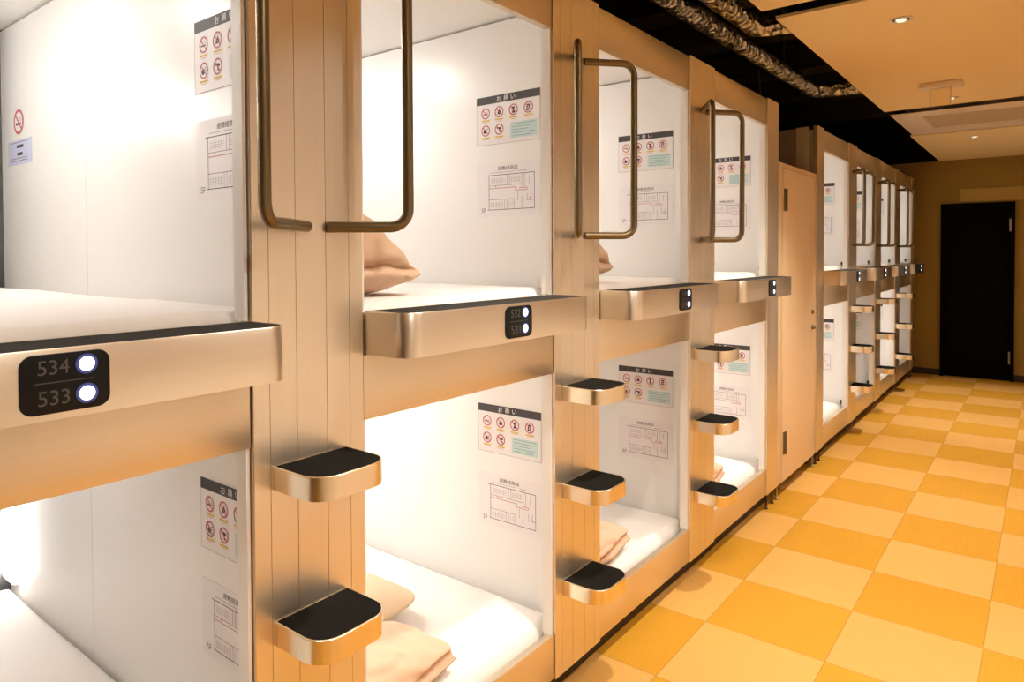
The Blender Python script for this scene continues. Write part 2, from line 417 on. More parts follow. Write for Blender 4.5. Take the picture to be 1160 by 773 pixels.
def add_wall_light(r, z, y0, y1, mat):
    """LED panel on the back wall"""
    b = MB(); b.box(-2.060, -2.030, y0, y1, z-0.05, z+0.05, 0, 0.004); l = b.build('wall_light', M['lamp_body'], r, 30)
    b = MB(); b.box(-2.032, -2.026, y0+0.012, y1-0.012, z-0.04, z+0.04, 0, 0.001); b.build('diffuser', mat, l, 30)
def add_ceiling_light(r, z, mat, y=0.85, x=-1.12):
    b = MB(); b.lathe([(0.075,0),(0.082,-0.004),(0.082,-0.018),(0.072,-0.022)], (x,y,z), 'Z', 28); l = b.build('ceiling_light', M['lamp_body'], r, 40)
    b = MB(); b.lathe([(0.068,-0.021),(0.068,-0.026),(0.055,-0.032),(0.02,-0.035)], (x,y,z), 'Z', 28); b.build('diffuser', mat, l, 40)
def add_bar(r, z0, z1, mat):
    """upright LED bar in the back corner"""
    b = MB(); b.box(-2.055, -1.942, WALL_Y-0.022, WALL_Y-0.0005, z0, z1, 0, 0.003); l = b.build('bar_light', M['lamp_body'], r, 30)
    b = MB(); b.box(-2.045, -1.930, WALL_Y-0.030, WALL_Y-0.021, z0+0.01, z1-0.01, 0, 0.002); b.box(-1.9415, -1.930, WALL_Y-0.021, WALL_Y-0.0008, z0+0.01, z1-0.01); b.build('diffuser', mat, l, 30)

up0 = make_capsule(True)
add_wall_light(up0, 2.38-Z_APRON, 0.25, 0.95, M['lamp_on']); add_ceiling_light(up0, 2.595-Z_APRON, M['lamp_ceil'])
low_on = make_capsule(False)                                                        # lamp lit
add_wall_light(low_on, 1.16, 0.25, 0.95, M['lamp_on']); add_ceiling_light(low_on, 1.375, M['lamp_ceil']); add_bar(low_on, 0.30, 1.30, M['lamp_bar'])
low_off = make_capsule(False); add_ceiling_light(low_off, 1.375, M['lamp_fill'])                                                       # corner bar lit, weak ceiling lamp added to brighten the walls
add_bar(low_off, 0.30, 1.30, M['lamp_bar'])

ROOTS = [E0+PITCH*i for i in range(4)]+[EF+PITCH*i for i in range(4)]
WHERE = ['nearest the camera, above the ledge numbered 534', 'above the ledge numbered 532, second from the camera', 'third from the camera, above the ledge numbered 530',
         'just before the beige closet door', 'just beyond the beige closet door', 'second beyond the beige closet door', 'third beyond the beige closet door', 'farthest down the corridor, nearest the black end door']
WHEREL = ['nearest the camera, below the ledge numbered 534', 'below the ledge numbered 532, with a pillow on its duvet', 'third from the camera, below the ledge numbered 530',
          'just before the beige closet door', 'just beyond the beige closet door', 'second beyond the beige closet door', 'third beyond the beige closet door', 'farthest down the corridor, nearest the black end door']
LIT = [0, 1, 0, 1, 1, 0, 1, 0]
for i, y in enumerate(ROOTS):
    lab = 'upper white-lined sleeping capsule '+WHERE[i]
    if i == 0: up0['label'] = lab; up0.location.y = y
    else: dup(up0, (0, y, Z_APRON), lab)
first = {0: low_off, 1: low_on}; seen = set()
for i, y in enumerate(ROOTS):
    k = LIT[i]; lab = ('brightly lit' if k else 'dim')+' lower sleeping capsule '+WHEREL[i]
    if k not in seen: seen.add(k); first[k]['label'] = lab; first[k].location.y = y
    else: dup(first[k], (0, y, 0), lab)

# ------------------------------------------------------------------ pillars with steps and grab handles
def pillar_front(b, y0, y1, grooves):
    """upright profile with narrow grooves in its face, extruded from Z_BOT to Z_TOP"""
    w, dp, c = 0.0015, 0.0022, 0.002
    pr = [(-0.030, y0), (-c, y0), (0, y0+c)]
    for g in grooves: pr += [(0, g-w/2), (-dp, g-w/4), (-dp, g+w/4), (0, g+w/2)]
    pr += [(0, y1-c), (-c, y1), (-0.030, y1)]
    b.prism(pr, Z_BOT, Z_TOP)
def make_step(z, parent):
    b = MB(); b.tray(rrect(0.0005, 0.170, 0.050, 0.262, 0.062, (0,1,1,0)), rrect(0.002, 0.1655, 0.0545, 0.2575, 0.0575, (0,1,1,0)), z-0.054, z, z-0.006)
    s = b.build('step', M['step'], parent, 35)
    b = MB(); b.prism(rrect(0.0025, 0.165, 0.055, 0.257, 0.057, (0,1,1,0)), z-0.0065, z-0.0015); b.build('tread_mat', M['mat'], s, 35)
def make_handle(parent, att, bar):
    zt, zb = 2.383, 1.722
    a, q = Vector((0.0005, att, 0)), Vector((bar[0], bar[1], 0))
    P = fillet([(a.x,a.y,zt),(q.x,q.y,zt),(q.x,q.y,zb),(a.x,a.y,zb)], 0.045, 9)
    b = MB(); b.tube(P, 0.0135, 16)
    h = b.build('grab_handle', M['handle'], parent, 60)
def make_pillar():
    r = thing('upright_pillar', (0, E0+PITCH, 0), 'x', 'pillar', 'stepped pillars between the capsules')
    b = MB(); pillar_front(b, 0.0015, PW-0.0015, (0.045, 0.117, 0.203, 0.273)); b.build('front_panel', M['pillar'], r, 30)
    for z in (1.169, 0.809, 0.450): make_step(z, r)
    make_handle(r, 0.150, (0.131, -0.046)); make_handle(r, 0.208, (0.132, 0.355))
    return r
p0 = make_pillar()
PL = [(E0+PITCH, 'nearest gold pillar with steps, between ledges numbered 534 and 532'), (E0+2*PITCH, 'second gold pillar with steps, between ledges numbered 532 and 530'),
      (E0+3*PITCH, 'third gold pillar with steps and handles, last stepped one before the closet door'), (EF+PITCH, 'first stepped gold pillar beyond the beige closet door'),
      (EF+2*PITCH, 'second stepped gold pillar beyond the beige closet door'), (EF+3*PITCH, 'third stepped gold pillar beyond the closet door, nearest the black end door')]
for i, (y, lab) in enumerate(PL):
    if i == 0: p0['label'] = lab
    else: dup(p0, (0, y, 0), lab)
for y, y0, y1, lab in ((E0+4*PITCH, 0.0015, 0.224, 'narrow plain gold post on the near side of the beige closet door'),
                       (EF, 0.112, PW-0.0015, 'narrow plain gold post on the far side of the beige closet door'),
                       (EF+4*PITCH, 0.0015, 0.22, 'narrow plain gold post ending the row by the end wall')):
    r = thing('end_post', (0, y, 0), lab, 'post', 'plain posts closing the rows of capsules')
    b = MB(); pillar_front(b, y0, y1, ((y0+y1)/2+0.04,) if y != EF else (0.2,)); b.build('front_panel', M['pillar'], r, 30)
    for yy in (y0+0.05, y1-0.05):
        b = MB(); b.lathe([(0.011,0.0),(0.011,0.01),(0.006,0.014),(0.006,Z_BOT)], (-0.019,yy,0), 'Z', 12); b.build('levelling_foot', M['plinth'], r, 35)
ya = E0+4*PITCH
b = MB(); b.box(-2.06, -0.062, ya+0.190, ya+0.220, Z_BOT, Z_TOP-0.01)
struct(b, 'trim_4', M['brownpanel'], 'brown outer side of the pod row, on the near side of the closet')
b = MB(); b.box(-2.06, -0.30, EF+0.126, EF+0.146, Z_BOT, Z_TOP-0.01); b.box(-0.158, -0.066, EF+0.114, EF+0.142, Z_BOT, Z_TOP-0.004, 1)
b.box(-0.298, -0.160, EF+0.122, EF+0.144, Z_BOT, Z_TOP-0.01)
struct(b, 'trim_5', [M['brownpanel'], M['palepanel']], 'brown outer side of the far pod row, seen above the closet door')

# ------------------------------------------------------------------ ledges with number plates
def make_ledge():
    r = thing('front_ledge', (0, E0, Z_LEDGE0), 'x', 'ledge', 'gold ledges under the upper capsules')
    H = Z_LEDGE-Z_LEDGE0
    y0, y1 = PW+0.003, PITCH-0.003
    b = MB(); b.tray(rrect(0.0005, 0.160, y0, y1, 0.052, (0,1,1,0), 9), rrect(0.003, 0.1565, y0+0.0035, y1-0.0035, 0.0485, (0,1,1,0), 9), 0, H, H-0.006)
    b.build('ledge_body', M['ledge'], r, 35)
    b = MB(); b.prism(rrect(0.0035, 0.156, y0+0.004, y1-0.004, 0.048, (0,1,1,0), 9), H-0.0065, H-0.001); b.build('carpet_mat', M['ledgemat'], r, 35)
    b = MB(); ol = rrect(0.708, 0.837, 0.011, 0.105, 0.019)
    n = len(ol)
    b.add([(0.1595,p,q) for p,q in ol]+[(0.1622,p,q) for p,q in ol]+[(0.1630,0.7725+(p-0.7725)*0.975,0.058+(q-0.058)*0.965) for p,q in ol],
          [[n*k+i,n*k+(i+1)%n,n*(k+1)+(i+1)%n,n*(k+1)+i] for k in (0,1) for i in range(n)]+[[2*n+i for i in range(n)], list(range(n))[::-1]])
    pn = b.build('number_plate', M['panel'], r, 35)
    for z in (0.084, 0.036):
        b = MB(); b.lathe([(0.0118,0.1628),(0.0118,0.1640),(0.0105,0.1646),(0.006,0.1650)], (0,0.802,z), 'X', 20); b.lathe([(0.0165,0.1627),(0.0165,0.1633),(0.012,0.1634)], (0,0.802,z), 'X', 24, 1); b.build('indicator_light', [M['led'], M['ledhalo']], pn, 40)
    b = MB(); b.box(0.1628, 0.1634, 0.728, 0.812, 0.0592, 0.0606); b.build('dividing_line', M['digits'], pn, 0)
    return r
def add_numbers(r, a, c):
    pn = [k for k in kids(r) if k.name.startswith('number_plate')][0]
    for txt, z in ((a, 0.084), (c, 0.036)):
        vs, fs = text_polys(txt, 0.036)
        w = max(p[0] for p in vs)-min(p[0] for p in vs)
        b = MB(); k = 0.044/w
        cx = (max(p[0] for p in vs)+min(p[0] for p in vs))/2; cy = (max(p[1] for p in vs)+min(p[1] for p in vs))/2
        b.add([(0.1634, 0.7545+(x-cx)*k, z+(y-cy)*k*1.06) for x,y in vs], fs)
        b.build('room_number', M['digits'], pn, 0)
l0 = make_ledge()
LEDGE = ['nearest gold ledge, its black plate reading 534 and 533', 'gold ledge with a black plate reading 532 and 531', 'third gold ledge from the camera, with two lit indicator dots', 'gold ledge with two lit dots overlapping the beige closet door',
         'first gold ledge beyond the beige closet door', 'second gold ledge beyond the beige closet door', 'third gold ledge beyond the beige closet door', 'farthest gold ledge, its lit dots against the end wall']
ledges = [l0]
for i in range(1, 8): ledges.append(dup(l0, (0, ROOTS[i], Z_LEDGE0), LEDGE[i]))
l0['label'] = LEDGE[0]
for i, (a, c) in enumerate((('534','533'),('532','531'),('530','529'),('528','527'))): add_numbers(ledges[i], a, c)

# ------------------------------------------------------------------ bedding
def grid_mesh(fn, nu, nv, close_u=False):
    vs = [fn(i/(nu if close_u else nu-1), j/(nv-1)) for j in range(nv) for i in range(nu)]
    fs = []
    for j in range(nv-1):
        for i in range(nu if close_u else nu-1):
            k = (i+1)%nu; fs.append([j*nu+i, j*nu+k, (j+1)*nu+k, (j+1)*nu+i])
    return vs, fs
def mattress_mb(thick, seed, plump=0.012):
    """sheeted mattress: rounded slab with a softly uneven top (x from -2.03 to -0.075, y 0.2..1.315, top at 0)"""
    x0, x1, y0, y1 = -2.022, -0.066, 0.196, 1.319
    b = MB(); nx, ny, rd = 60, 36, 0.055
    def top(s, t):
        x, y = x0+(x1-x0)*s, y0+(y1-y0)*t
        e = min(x-x0, x1-x, y-y0, y1-y)
        z = 0.0 if e > rd else -rd+math.sqrt(max(0, rd*rd-(rd-e)**2))
        z += plump*(noise.noise(Vector((x*1.6+seed, y*2.2, 0)))) + 0.003*noise.noise(Vector((x*9+seed, y*7, 3)))*min(1, e/0.04)
        return (x, y, z)
    ss = [0]+[0.5-0.5*math.cos(PI*i/(nx-1)) for i in range(1, nx-1)]+[1]
    vs = [top(ss[i], 0.5-0.5*math.cos(PI*j/(ny-1))) for j in range(ny) for i in range(nx)]
    fs = [[j*nx+i, j*nx+i+1, (j+1)*nx+i+1, (j+1)*nx+i] for j in range(ny-1) for i in range(nx-1)]
    rim = list(range(nx))+[j*nx+nx-1 for j in range(1, ny)]+[(ny-1)*nx+i for i in range(nx-2, -1, -1)]+[j*nx for j in range(ny-2, 0, -1)]
    o = len(vs); vs += [(vs[k][0], vs[k][1], -thick) for k in rim]; n = len(rim)
    fs += [[rim[i], rim[(i+1)%n], o+(i+1)%n, o+i] for i in range(n)]+[[o+i for i in range(n)]]
    b.add(vs, fs); return b
MATU = ['upper capsule nearest the camera', 'upper capsule behind the ledge numbered 532', 'third upper capsule', 'upper capsule just before the closet door', 'upper capsule just beyond the closet door', 'second upper capsule beyond the closet door', 'third upper capsule beyond the closet door', 'farthest upper capsule']
MATL = ['lower capsule nearest the camera', 'brightly lit lower capsule below ledge 532', 'dim third lower capsule', 'lower capsule just before the closet door', 'lower capsule just beyond the closet door', 'second lower capsule beyond the closet door', 'third lower capsule beyond the closet door', 'farthest lower capsule']
mu = mattress_mb(0.1155, 3.0).build('mattress', M['sheet'], None, 60); ml = mattress_mb(0.137, 8.0, 0.008).build('mattress', M['sheet'], None, 60)
for proto, names, z in ((mu, MATU, 1.5270), (ml, MATL, 0.2785)):
    for i, y in enumerate(ROOTS):
        o = proto if i == 0 else proto.copy()
        if i: COL.objects.link(o)
        o.location = (0, y, z)
        tag(o, 'white-sheeted mattress lying in the '+names[i], 'mattress', 'white mattresses in the capsules')

def blob(cx, cy, cz, hx, hy, hz, e1, e2, deform, nu=72, nv=48):
    def sg(w, e): return math.copysign(abs(w)**e, w)
    def fn(s, t):
        a, p = 2*PI*s, -PI/2+PI*t
        x, y, z = sg(math.cos(p), e1)*sg(math.cos(a), e2), sg(math.cos(p), e1)*sg(math.sin(a), e2), sg(math.sin(p), e1)
        x, y, z = deform(x, y, z)
        return (cx+hx*x, cy+hy*y, cz+hz*z)
    return grid_mesh(fn, nu, nv, True)
def wr(x, y, z, s, f=4.0): return noise.noise(Vector((x*f+s, y*f*0.8, z*f*1.3)))
def duvet_mb(hx, ya, yb, top, seed, tipz, tiph):
    """thick folded duvet lying on z = 0: rings across x from ya (at the near wall) to a soft folded tip at yb"""
    nu, nv = 120, 76
    vs = []
    for j in range(nv):
        t = j/(nv-1); u = 0.5-0.5*math.cos(PI*t)                     # denser at both ends
        y = ya+(yb-ya)*u
        up = top*(1-u**2.4)**0.62; zt = tipz+(up-tipz)*(1-u**6) if u > 0.5 else up
        zt = max(zt, tipz+tiph*(1-u**10))
        zb = max(0.0, (tipz-tiph)*max(0, (u-0.66)/0.34)**1.2)
        k0 = min(1, math.sin(min(1, t*6+0.25)*PI/2))                 # rounded back end
        wx = hx*k0*(1-0.14*u**5)
        h = max(0.004, (zt-zb)/2*(k0 if u < 0.2 else 1)); c = zb+h
        if t == 1: h, wx = 0.006, wx*0.9
        for i in range(nu):
            a = 2*PI*i/nu; ca, sa = math.cos(a), math.sin(a)
            x = wx*math.copysign(abs(ca)**0.66, ca); z = h*math.copysign(abs(sa)**0.70, sa)
            zz = c+z
            crease = tipz*0.95+0.012*math.sin(14*y+seed)+0.015*math.sin(9*x+seed)
            g = math.exp(-((zz-crease)/0.017)**2)
            x *= 1-0.07*g*(1 if ca > 0 else 0.4)
            if ca > 0: x -= 0.026*math.exp(-((zz-crease)/0.008)**2)*min(1, ca*2.5)*(1-u**8); yy = y-0.012*g*u*u
            n1 = noise.noise(Vector((x*7+seed, yy*6, zz*9))); n2 = noise.noise(Vector((x*18, yy*15+seed, zz*20)))
            gather = math.sin(22*(zz-tipz)/(top)+9*x/hx*0.4+seed)*u**3
            rd = 1-abs(noise.noise(Vector((x*5.5+2*seed, yy*5, zz*11))))*2
            w = 0.010*n1+0.006*n2+0.0045*gather+0.010*max(0, rd-0.45)*(-1)
            x += w*ca*1.3; zz = max(0.0, zz+w*(1 if sa > -0.3 else 0.0)); yy += 0.010*n2*u
            vs.append((x, yy, zz))
    fs = [[j*nu+i, j*nu+(i+1)%nu, (j+1)*nu+(i+1)%nu, (j+1)*nu+i] for j in range(nv-1) for i in range(nu)]
    fs += [list(range(nu))[::-1], [(nv-1)*nu+i for i in range(nu)]]
    b = MB(); b.add(vs, fs); return b
du = duvet_mb(0.215, 0.200, 0.665, 0.305, 1.3, 0.085, 0.036).build('folded_duvet', M['duvet'], None, 180)
dl = duvet_mb(0.165, 0.200, 0.795, 0.205, 4.1, 0.085, 0.05).build('folded_duvet', M['duvet'], None, 180)
DU = {1: 'peach duvet folded in the upper capsule behind the ledge numbered 532', 2: 'peach duvet folded in the upper capsule third from the camera', 3: 'peach duvet folded in the upper capsule just before the closet door',
      4: 'peach duvet edge showing in the upper capsule just beyond the closet door', 5: 'peach duvet edge in the second upper capsule beyond the closet door'}
DL = {1: 'peach duvet folded on the lower bed in front of a beige pillow', 2: 'peach duvet folded on the dim lower bed behind the second pillar', 3: 'peach duvet folded on the lower bed just before the closet door'}
for proto, labs, x, bed in ((du, DU, -0.300, mu), (dl, DL, -0.250, ml)):
    fx = [v.co.x+x for v in proto.data.vertices]; fy = [v.co.y for v in proto.data.vertices]
    z = bed.location.z+max(v.co.z for v in bed.data.vertices if min(fx)+0.05 < v.co.x < max(fx)-0.05 and min(fy) < v.co.y < max(fy)-0.05)+0.0008
    for n, (i, lab) in enumerate(labs.items()):
        o = proto if n == 0 else proto.copy()
        if n: COL.objects.link(o)
        o.location = (x, ROOTS[i], z); tag(o, lab, 'duvet', 'folded peach duvets')
def pil(x, y, z):
    k = (1-abs(x)**3*0.5)*(1-abs(y)**3*0.5)
    return (x*(1+0.06*abs(y)**3), y*(1+0.06*abs(x)**3), z*k*(1+0.08*wr(x,y,z,2.2)))
b = MB(); vs, fs = blob(0, 0, 0, 0.19, 0.36, 0.072, 0.9, 0.45, pil); b.add(vs, fs)
pw = b.build('pillow', M['pillow'], None, 180); pw.location = (-0.625, ROOTS[1]+0.612, 0.2785+0.086)
tag(pw, 'beige pillow on the lower bed behind the folded peach duvet', 'pillow')

# ------------------------------------------------------------------ notices and floor plans on the partitions
def sheet_builder():
    b = MB(); names = ['paper','mappaper','ink','inkgrey','red','pink','yellow','teal','tealtext','whiteink','lilac']
    idx = {n: i for i, n in enumerate(names)}
    return b, idx, [M[n] for n in names]
def rect(b, x0, x1, z0, z1, d, m): b.add([(x0,-d,z0),(x1,-d,z0),(x1,-d,z1),(x0,-d,z1)], [(0,1,2,3)], m)
def poly(b, pts, d, m): b.add([(x,-d,z) for x,z in pts], [list(range(len(pts)))], m)
def disc(b, cx, cz, r0, r1, d, m, n=28):
    if r0 <= 0: poly(b, [(cx+r1*math.cos(2*PI*k/n), cz+r1*math.sin(2*PI*k/n)) for k in range(n)], d, m); return
    vs = [(cx+r*math.cos(2*PI*k/n), -d, cz+r*math.sin(2*PI*k/n)) for r in (r0,r1) for k in range(n)]
    b.add(vs, [[k,(k+1)%n,n+(k+1)%n,n+k] for k in range(n)], m)
def seg(b, x0, z0, x1, z1, w, d, m):
    dx, dz = x1-x0, z1-z0; l = math.hypot(dx, dz) or 1; nx, nz = -dz/l*w/2, dx/l*w/2
    poly(b, [(x0+nx,z0+nz),(x0-nx,z0-nz),(x1-nx,z1-nz),(x1+nx,z1+nz)], d, m)
def lettering(b, body, cx, cz, width, d, m, height=None):
    vs, fs = text_polys(body, 0.03)
    x0, x1 = min(p[0] for p in vs), max(p[0] for p in vs); y0, y1 = min(p[1] for p in vs), max(p[1] for p in vs)
    k = width/(x1-x0); kz = height/(y1-y0) if height else k
    b.add([(cx+(x-(x0+x1)/2)*k, -d, cz+(y-(y0+y1)/2)*kz) for x,y in vs], fs, m)

def notice_sheet():
    W, H = 0.322, 0.197
    b, I, mats = sheet_builder()
    b.box(0, W, -0.0006, 0, 0, H, I['paper'])
    D1, D2, D3 = 0.0010, 0.0014, 0.0018
    rect(b, 0, W, H-0.031, H, D1, I['ink'])
    for k, ch in enumerate('お願い'): lettering(b, ch, W*(0.365+0.112*k), H-0.0155, 0.021, D2, I['whiteink'])
    for x0, x1, z0, z1 in ((0,W,0,0.0012),(0,0.0012,0,H),(W-0.0012,W,0,H)): rect(b, x0, x1, z0, z1, D1, I['inkgrey'])
    R = 0.0225
    cells = [(0.15,0.655),(0.37,0.655),(0.595,0.655),(0.825,0.655),(0.15,0.30),(0.37,0.30)]
    for n, (fx, fz) in enumerate(cells):
        cx, cz = W*fx, H*fz
        if n == 0:                                                   # cigarette
            rect(b, cx-0.014, cx+0.006, cz-0.0045, cz-0.0005, D1, I['ink']); rect(b, cx+0.007, cx+0.012, cz-0.0045, cz-0.0005, D1, I['red'])
            seg(b, cx+0.010, cz+0.001, cx+0.006, cz+0.009, 0.002, D1, I['inkgrey'])
        elif n == 1:                                                 # flame
            poly(b, [(cx-0.009,cz-0.010),(cx+0.007,cz-0.010),(cx+0.010,cz-0.001),(cx+0.005,cz+0.004),(cx+0.004,cz+0.014),(cx-0.002,cz+0.005),(cx-0.007,cz+0.001)], D1, I['ink'])
        elif n == 2:                                                 # glass and fork
            poly(b, [(cx-0.008,cz+0.012),(cx+0.008,cz+0.012),(cx+0.003,cz+0.001),(cx+0.008,cz-0.013),(cx-0.008,cz-0.013),(cx-0.003,cz+0.001)], D1, I['ink'])
        elif n == 3:                                                 # handset
            poly(b, [(cx-0.009,cz-0.013),(cx+0.002,cz-0.013),(cx+0.008,cz+0.006),(cx+0.004,cz+0.013),(cx-0.006,cz+0.013),(cx-0.010,cz+0.003)], D1, I['ink'])
            rect(b, cx-0.004, cx+0.002, cz-0.006, cz+0.006, D2, I['paper'])
        elif n == 4:                                                 # voice
            disc(b, cx-0.004, cz-0.003, 0, 0.0085, D1, I['ink'], 16); seg(b, cx+0.004, cz+0.004, cx+0.012, cz+0.009, 0.0022, D1, I['ink']); seg(b, cx+0.005, cz-0.001, cx+0.013, cz+0.001, 0.0022, D1, I['ink'])
        else:                                                        # tool
            poly(b, [(cx-0.013,cz+0.010),(cx+0.010,cz+0.007),(cx+0.012,cz+0.001),(cx+0.004,cz-0.002),(cx+0.007,cz-0.013),(cx+0.001,cz-0.013),(cx-0.003,cz+0.001),(cx-0.013,cz+0.004)], D1, I['ink'])
        disc(b, cx, cz, R*0.80, R, D2, I['red'])
        seg(b, cx-R*0.62, cz+R*0.62, cx+R*0.62, cz-R*0.62, 0.0034, D3, I['red'])
        rect(b, cx-0.0215, cx+0.0215, cz-R-0.0105, cz-R-0.0035, D1, I['yellow'])
        for q in range(4): rect(b, cx-0.017+0.009*q, cx-0.011+0.009*q, cz-R-0.0082, cz-R-0.0062, D2, I['inkgrey'])
        rect(b, cx-0.014, cx+0.014, cz-R-0.0145, cz-R-0.0130, D1, I['pink'])
    rect(b, W*0.545, W*0.955, H*0.085, H*0.405, D1, I['teal'])
    for q in range(5):
        z = H*(0.365-0.06*q); rect(b, W*0.575, W*(0.925-0.05*(q%3)), z-0.0012, z+0.0012, D2, I['tealtext'])
    return b, mats
def plan_sheet():
    W, H = 0.322, 0.217
    b, I, mats = sheet_builder()
    b.box(0, W, -0.0006, 0, 0, H, I['mappaper'])
    D = 0.0010; g, k, r = I['inkgrey'], I['ink'], I['pink']
    X = lambda f: W*f
    Z = lambda f: H*(1-f)
    lettering(b, '避難経路図', X(0.50), Z(0.105), 0.100, D, k, 0.016)
    rect(b, X(0.22), X(0.62), Z(0.182), Z(0.176), D, g); rect(b, X(0.66), X(0.80), Z(0.182), Z(0.174), D, g)
    def line(x0, z0, x1, z1, w=0.0016, m=None): seg(b, X(x0), Z(z0), X(x1), Z(z1), w, D, g if m is None else m)
    for q in ((0.16,0.225,0.91,0.225),(0.20,0.225,0.20,0.87),(0.91,0.225,0.91,0.87),(0.18,0.87,0.91,0.87)): line(*q, 0.0022, k)
    for q in ((0.49,0.225,0.49,0.42),(0.53,0.225,0.53,0.42),(0.72,0.225,0.72,0.47),(0.76,0.225,0.76,0.47),(0.20,0.42,0.72,0.42),(0.83,0.28,0.83,0.42),
              (0.20,0.68,0.60,0.68),(0.45,0.68,0.45,0.87),(0.49,0.68,0.49,0.87),(0.60,0.68,0.60,0.87),(0.72,0.63,0.72,0.87),(0.66,0.55,0.66,0.72),(0.80,0.60,0.80,0.72),(0.80,0.72,0.91,0.72),(0.86,0.60,0.86,0.72)): line(*q)
    for x in (0.25,0.29,0.33,0.37,0.41,0.56,0.60,0.64,0.68): line(x, 0.27, x, 0.39, 0.0009)
    for x in (0.24,0.28,0.32,0.36,0.40,0.52,0.55,0.58): line(x, 0.72, x, 0.84, 0.0009)
    for z in (0.30,0.33,0.36): line(0.23, z, 0.46, z, 0.0007); line(0.55, z, 0.70, z, 0.0007)
    for z in (0.75,0.78,0.81): line(0.22, z, 0.43, z, 0.0007)
    for q in ((0.20,0.47,0.62,0.47),(0.62,0.47,0.62,0.53),(0.62,0.53,0.80,0.53),(0.68,0.49,0.80,0.49),(0.80,0.49,0.80,0.53)): line(*q, 0.0026, r)
    disc(b, X(0.31), Z(0.44), 0, 0.003, D, r, 12); disc(b, X(0.84), Z(0.68), 0, 0.003, D, r, 12)
    lettering(b, '5F', X(0.11), Z(0.875), 0.022, D, k)
    return b, mats
nb, nm = notice_sheet(); pb, pm = plan_sheet()
n0 = nb.build('notice_sheet', nm, None, 0); m0 = pb.build('floor_plan_sheet', pm, None, 0)
ny = WALL_Y-0.0008
cnt = {'n': 0, 'm': 0}
for i in range(7):
    for up in (1, 0):
        w = (MATU if up else MATL)[i]
        for proto, key, z, nm_, lab, cat, grp in ((n0,'n',2.098 if up else 0.838,'notice_sheet','prohibition notice in the ','notice','prohibition notices in the capsules'),
                                         (m0,'m',1.805 if up else 0.537,'floor_plan_sheet','escape route plan in the ','floor plan','escape plans in the capsules')):
            o = proto if cnt[key] == 0 else proto.copy()
            if cnt[key]: COL.objects.link(o)
            cnt[key] += 1
            o.location = (-0.472, ROOTS[i]+ny, z); tag(o, lab+w, cat, grp)
# two small stickers deep in the nearest upper capsule
b, I, mats = sheet_builder()
disc(b, 0, 0, 0, 0.064, 0.0006, I['paper']); disc(b, 0, 0, 0.050, 0.064, 0.0010, I['red'])
rect(b, -0.036, 0.018, -0.016, -0.004, 0.0010, I['ink']); rect(b, 0.020, 0.034, -0.016, -0.004, 0.0010, I['red']); seg(b, 0.030, 0.0, 0.018, 0.026, 0.006, 0.0010, I['inkgrey'])
seg(b, -0.040, 0.040, 0.040, -0.040, 0.010, 0.0013, I['red'])
o = b.build('no_smoking_sticker', mats, None, 0); o.scale = (0.85, 1, 0.78); o.location = (-1.855, E0+ny, 2.190); tag(o, 'round red no smoking sticker deep in the nearest upper capsule', 'sticker')
b, I, mats = sheet_builder()
b.box(0, 0.262, -0.0006, 0, 0, 0.098, I['lilac'])
rect(b, 0.10, 0.175, 0.066, 0.078, 0.0010, I['ink']); rect(b, 0.105, 0.165, 0.036, 0.048, 0.0010, I['ink'])
for z in (0.088, 0.024, 0.014): rect(b, 0.03, 0.22, z, z+0.003, 0.0010, I['inkgrey'])
o = b.build('instruction_label', mats, None, 0); o.location = (-1.98, E0+ny, 2.02); tag(o, 'small lilac label below the no smoking sticker in the nearest capsule', 'label')

# ------------------------------------------------------------------ beige closet door between the two rows
d = thing('door_2', (0, 4.672, 0), 'narrow beige closet door with hinges and lock between the two rows of capsules', None, None, 'structure')
Y0, Y1 = 0.004, 0.950
b = MB()
b.box(-0.10, -0.004, Y0, Y0+0.095, 0.10, 2.255, 0, 0.002); b.box(-0.10, -0.004, Y1-0.075, Y1, 0.10, 2.255, 0, 0.002); b.box(-0.10, -0.004, Y0+0.095, Y1-0.075, 2.225, 2.255, 0, 0.002)
b.build('door_frame', M['cframe'], d, 30)
b = MB(); b.box(-0.045, -0.002, Y0+0.099, Y1-0.079, 0.10, 2.221, 0, 0.002); b.build('door_leaf', M['cdoor'], d, 30)
for z in (2.01, 0.36):
    b = MB(); b.box(-0.004, 0.003, Y0+0.110, Y0+0.180, z-0.075, z+0.075, 0, 0.001); b.lathe([(0.008,-0.075),(0.009,-0.073),(0.009,0.073),(0.008,0.075)], (0.006,Y0+0.145,z), 'Z', 12)
    b.build('hinge', M['darksteel'], d, 35)
for z, rr in ((1.205,0.017),(1.09,0.020)):
    b = MB(); b.lathe([(rr,-0.002),(rr,0.004),(rr*0.8,0.010),(rr*0.55,0.022 if z < 1.2 else 0.012)], (0,Y1-0.115,z), 'X', 16); b.build('lock', M['darksteel'], d, 35)
for y in (Y0+0.03, Y1-0.03):
    b = MB(); b.lathe([(0.016,0.0),(0.016,0.012),(0.007,0.016),(0.007,0.10)], (-0.02,y,0), 'Z', 14); b.build('levelling_foot', M['steel'], d, 35)
b = MB(); b.box(-0.6, -0.14, Y0, Y1, 0.0, 0.10); b.build('base', M['plinth'], d, 0)
b = MB(); b.box(-0.62, -0.60, Y0, Y1, 0, 2.25); b.build('closet_back', M['void'], d, 0)

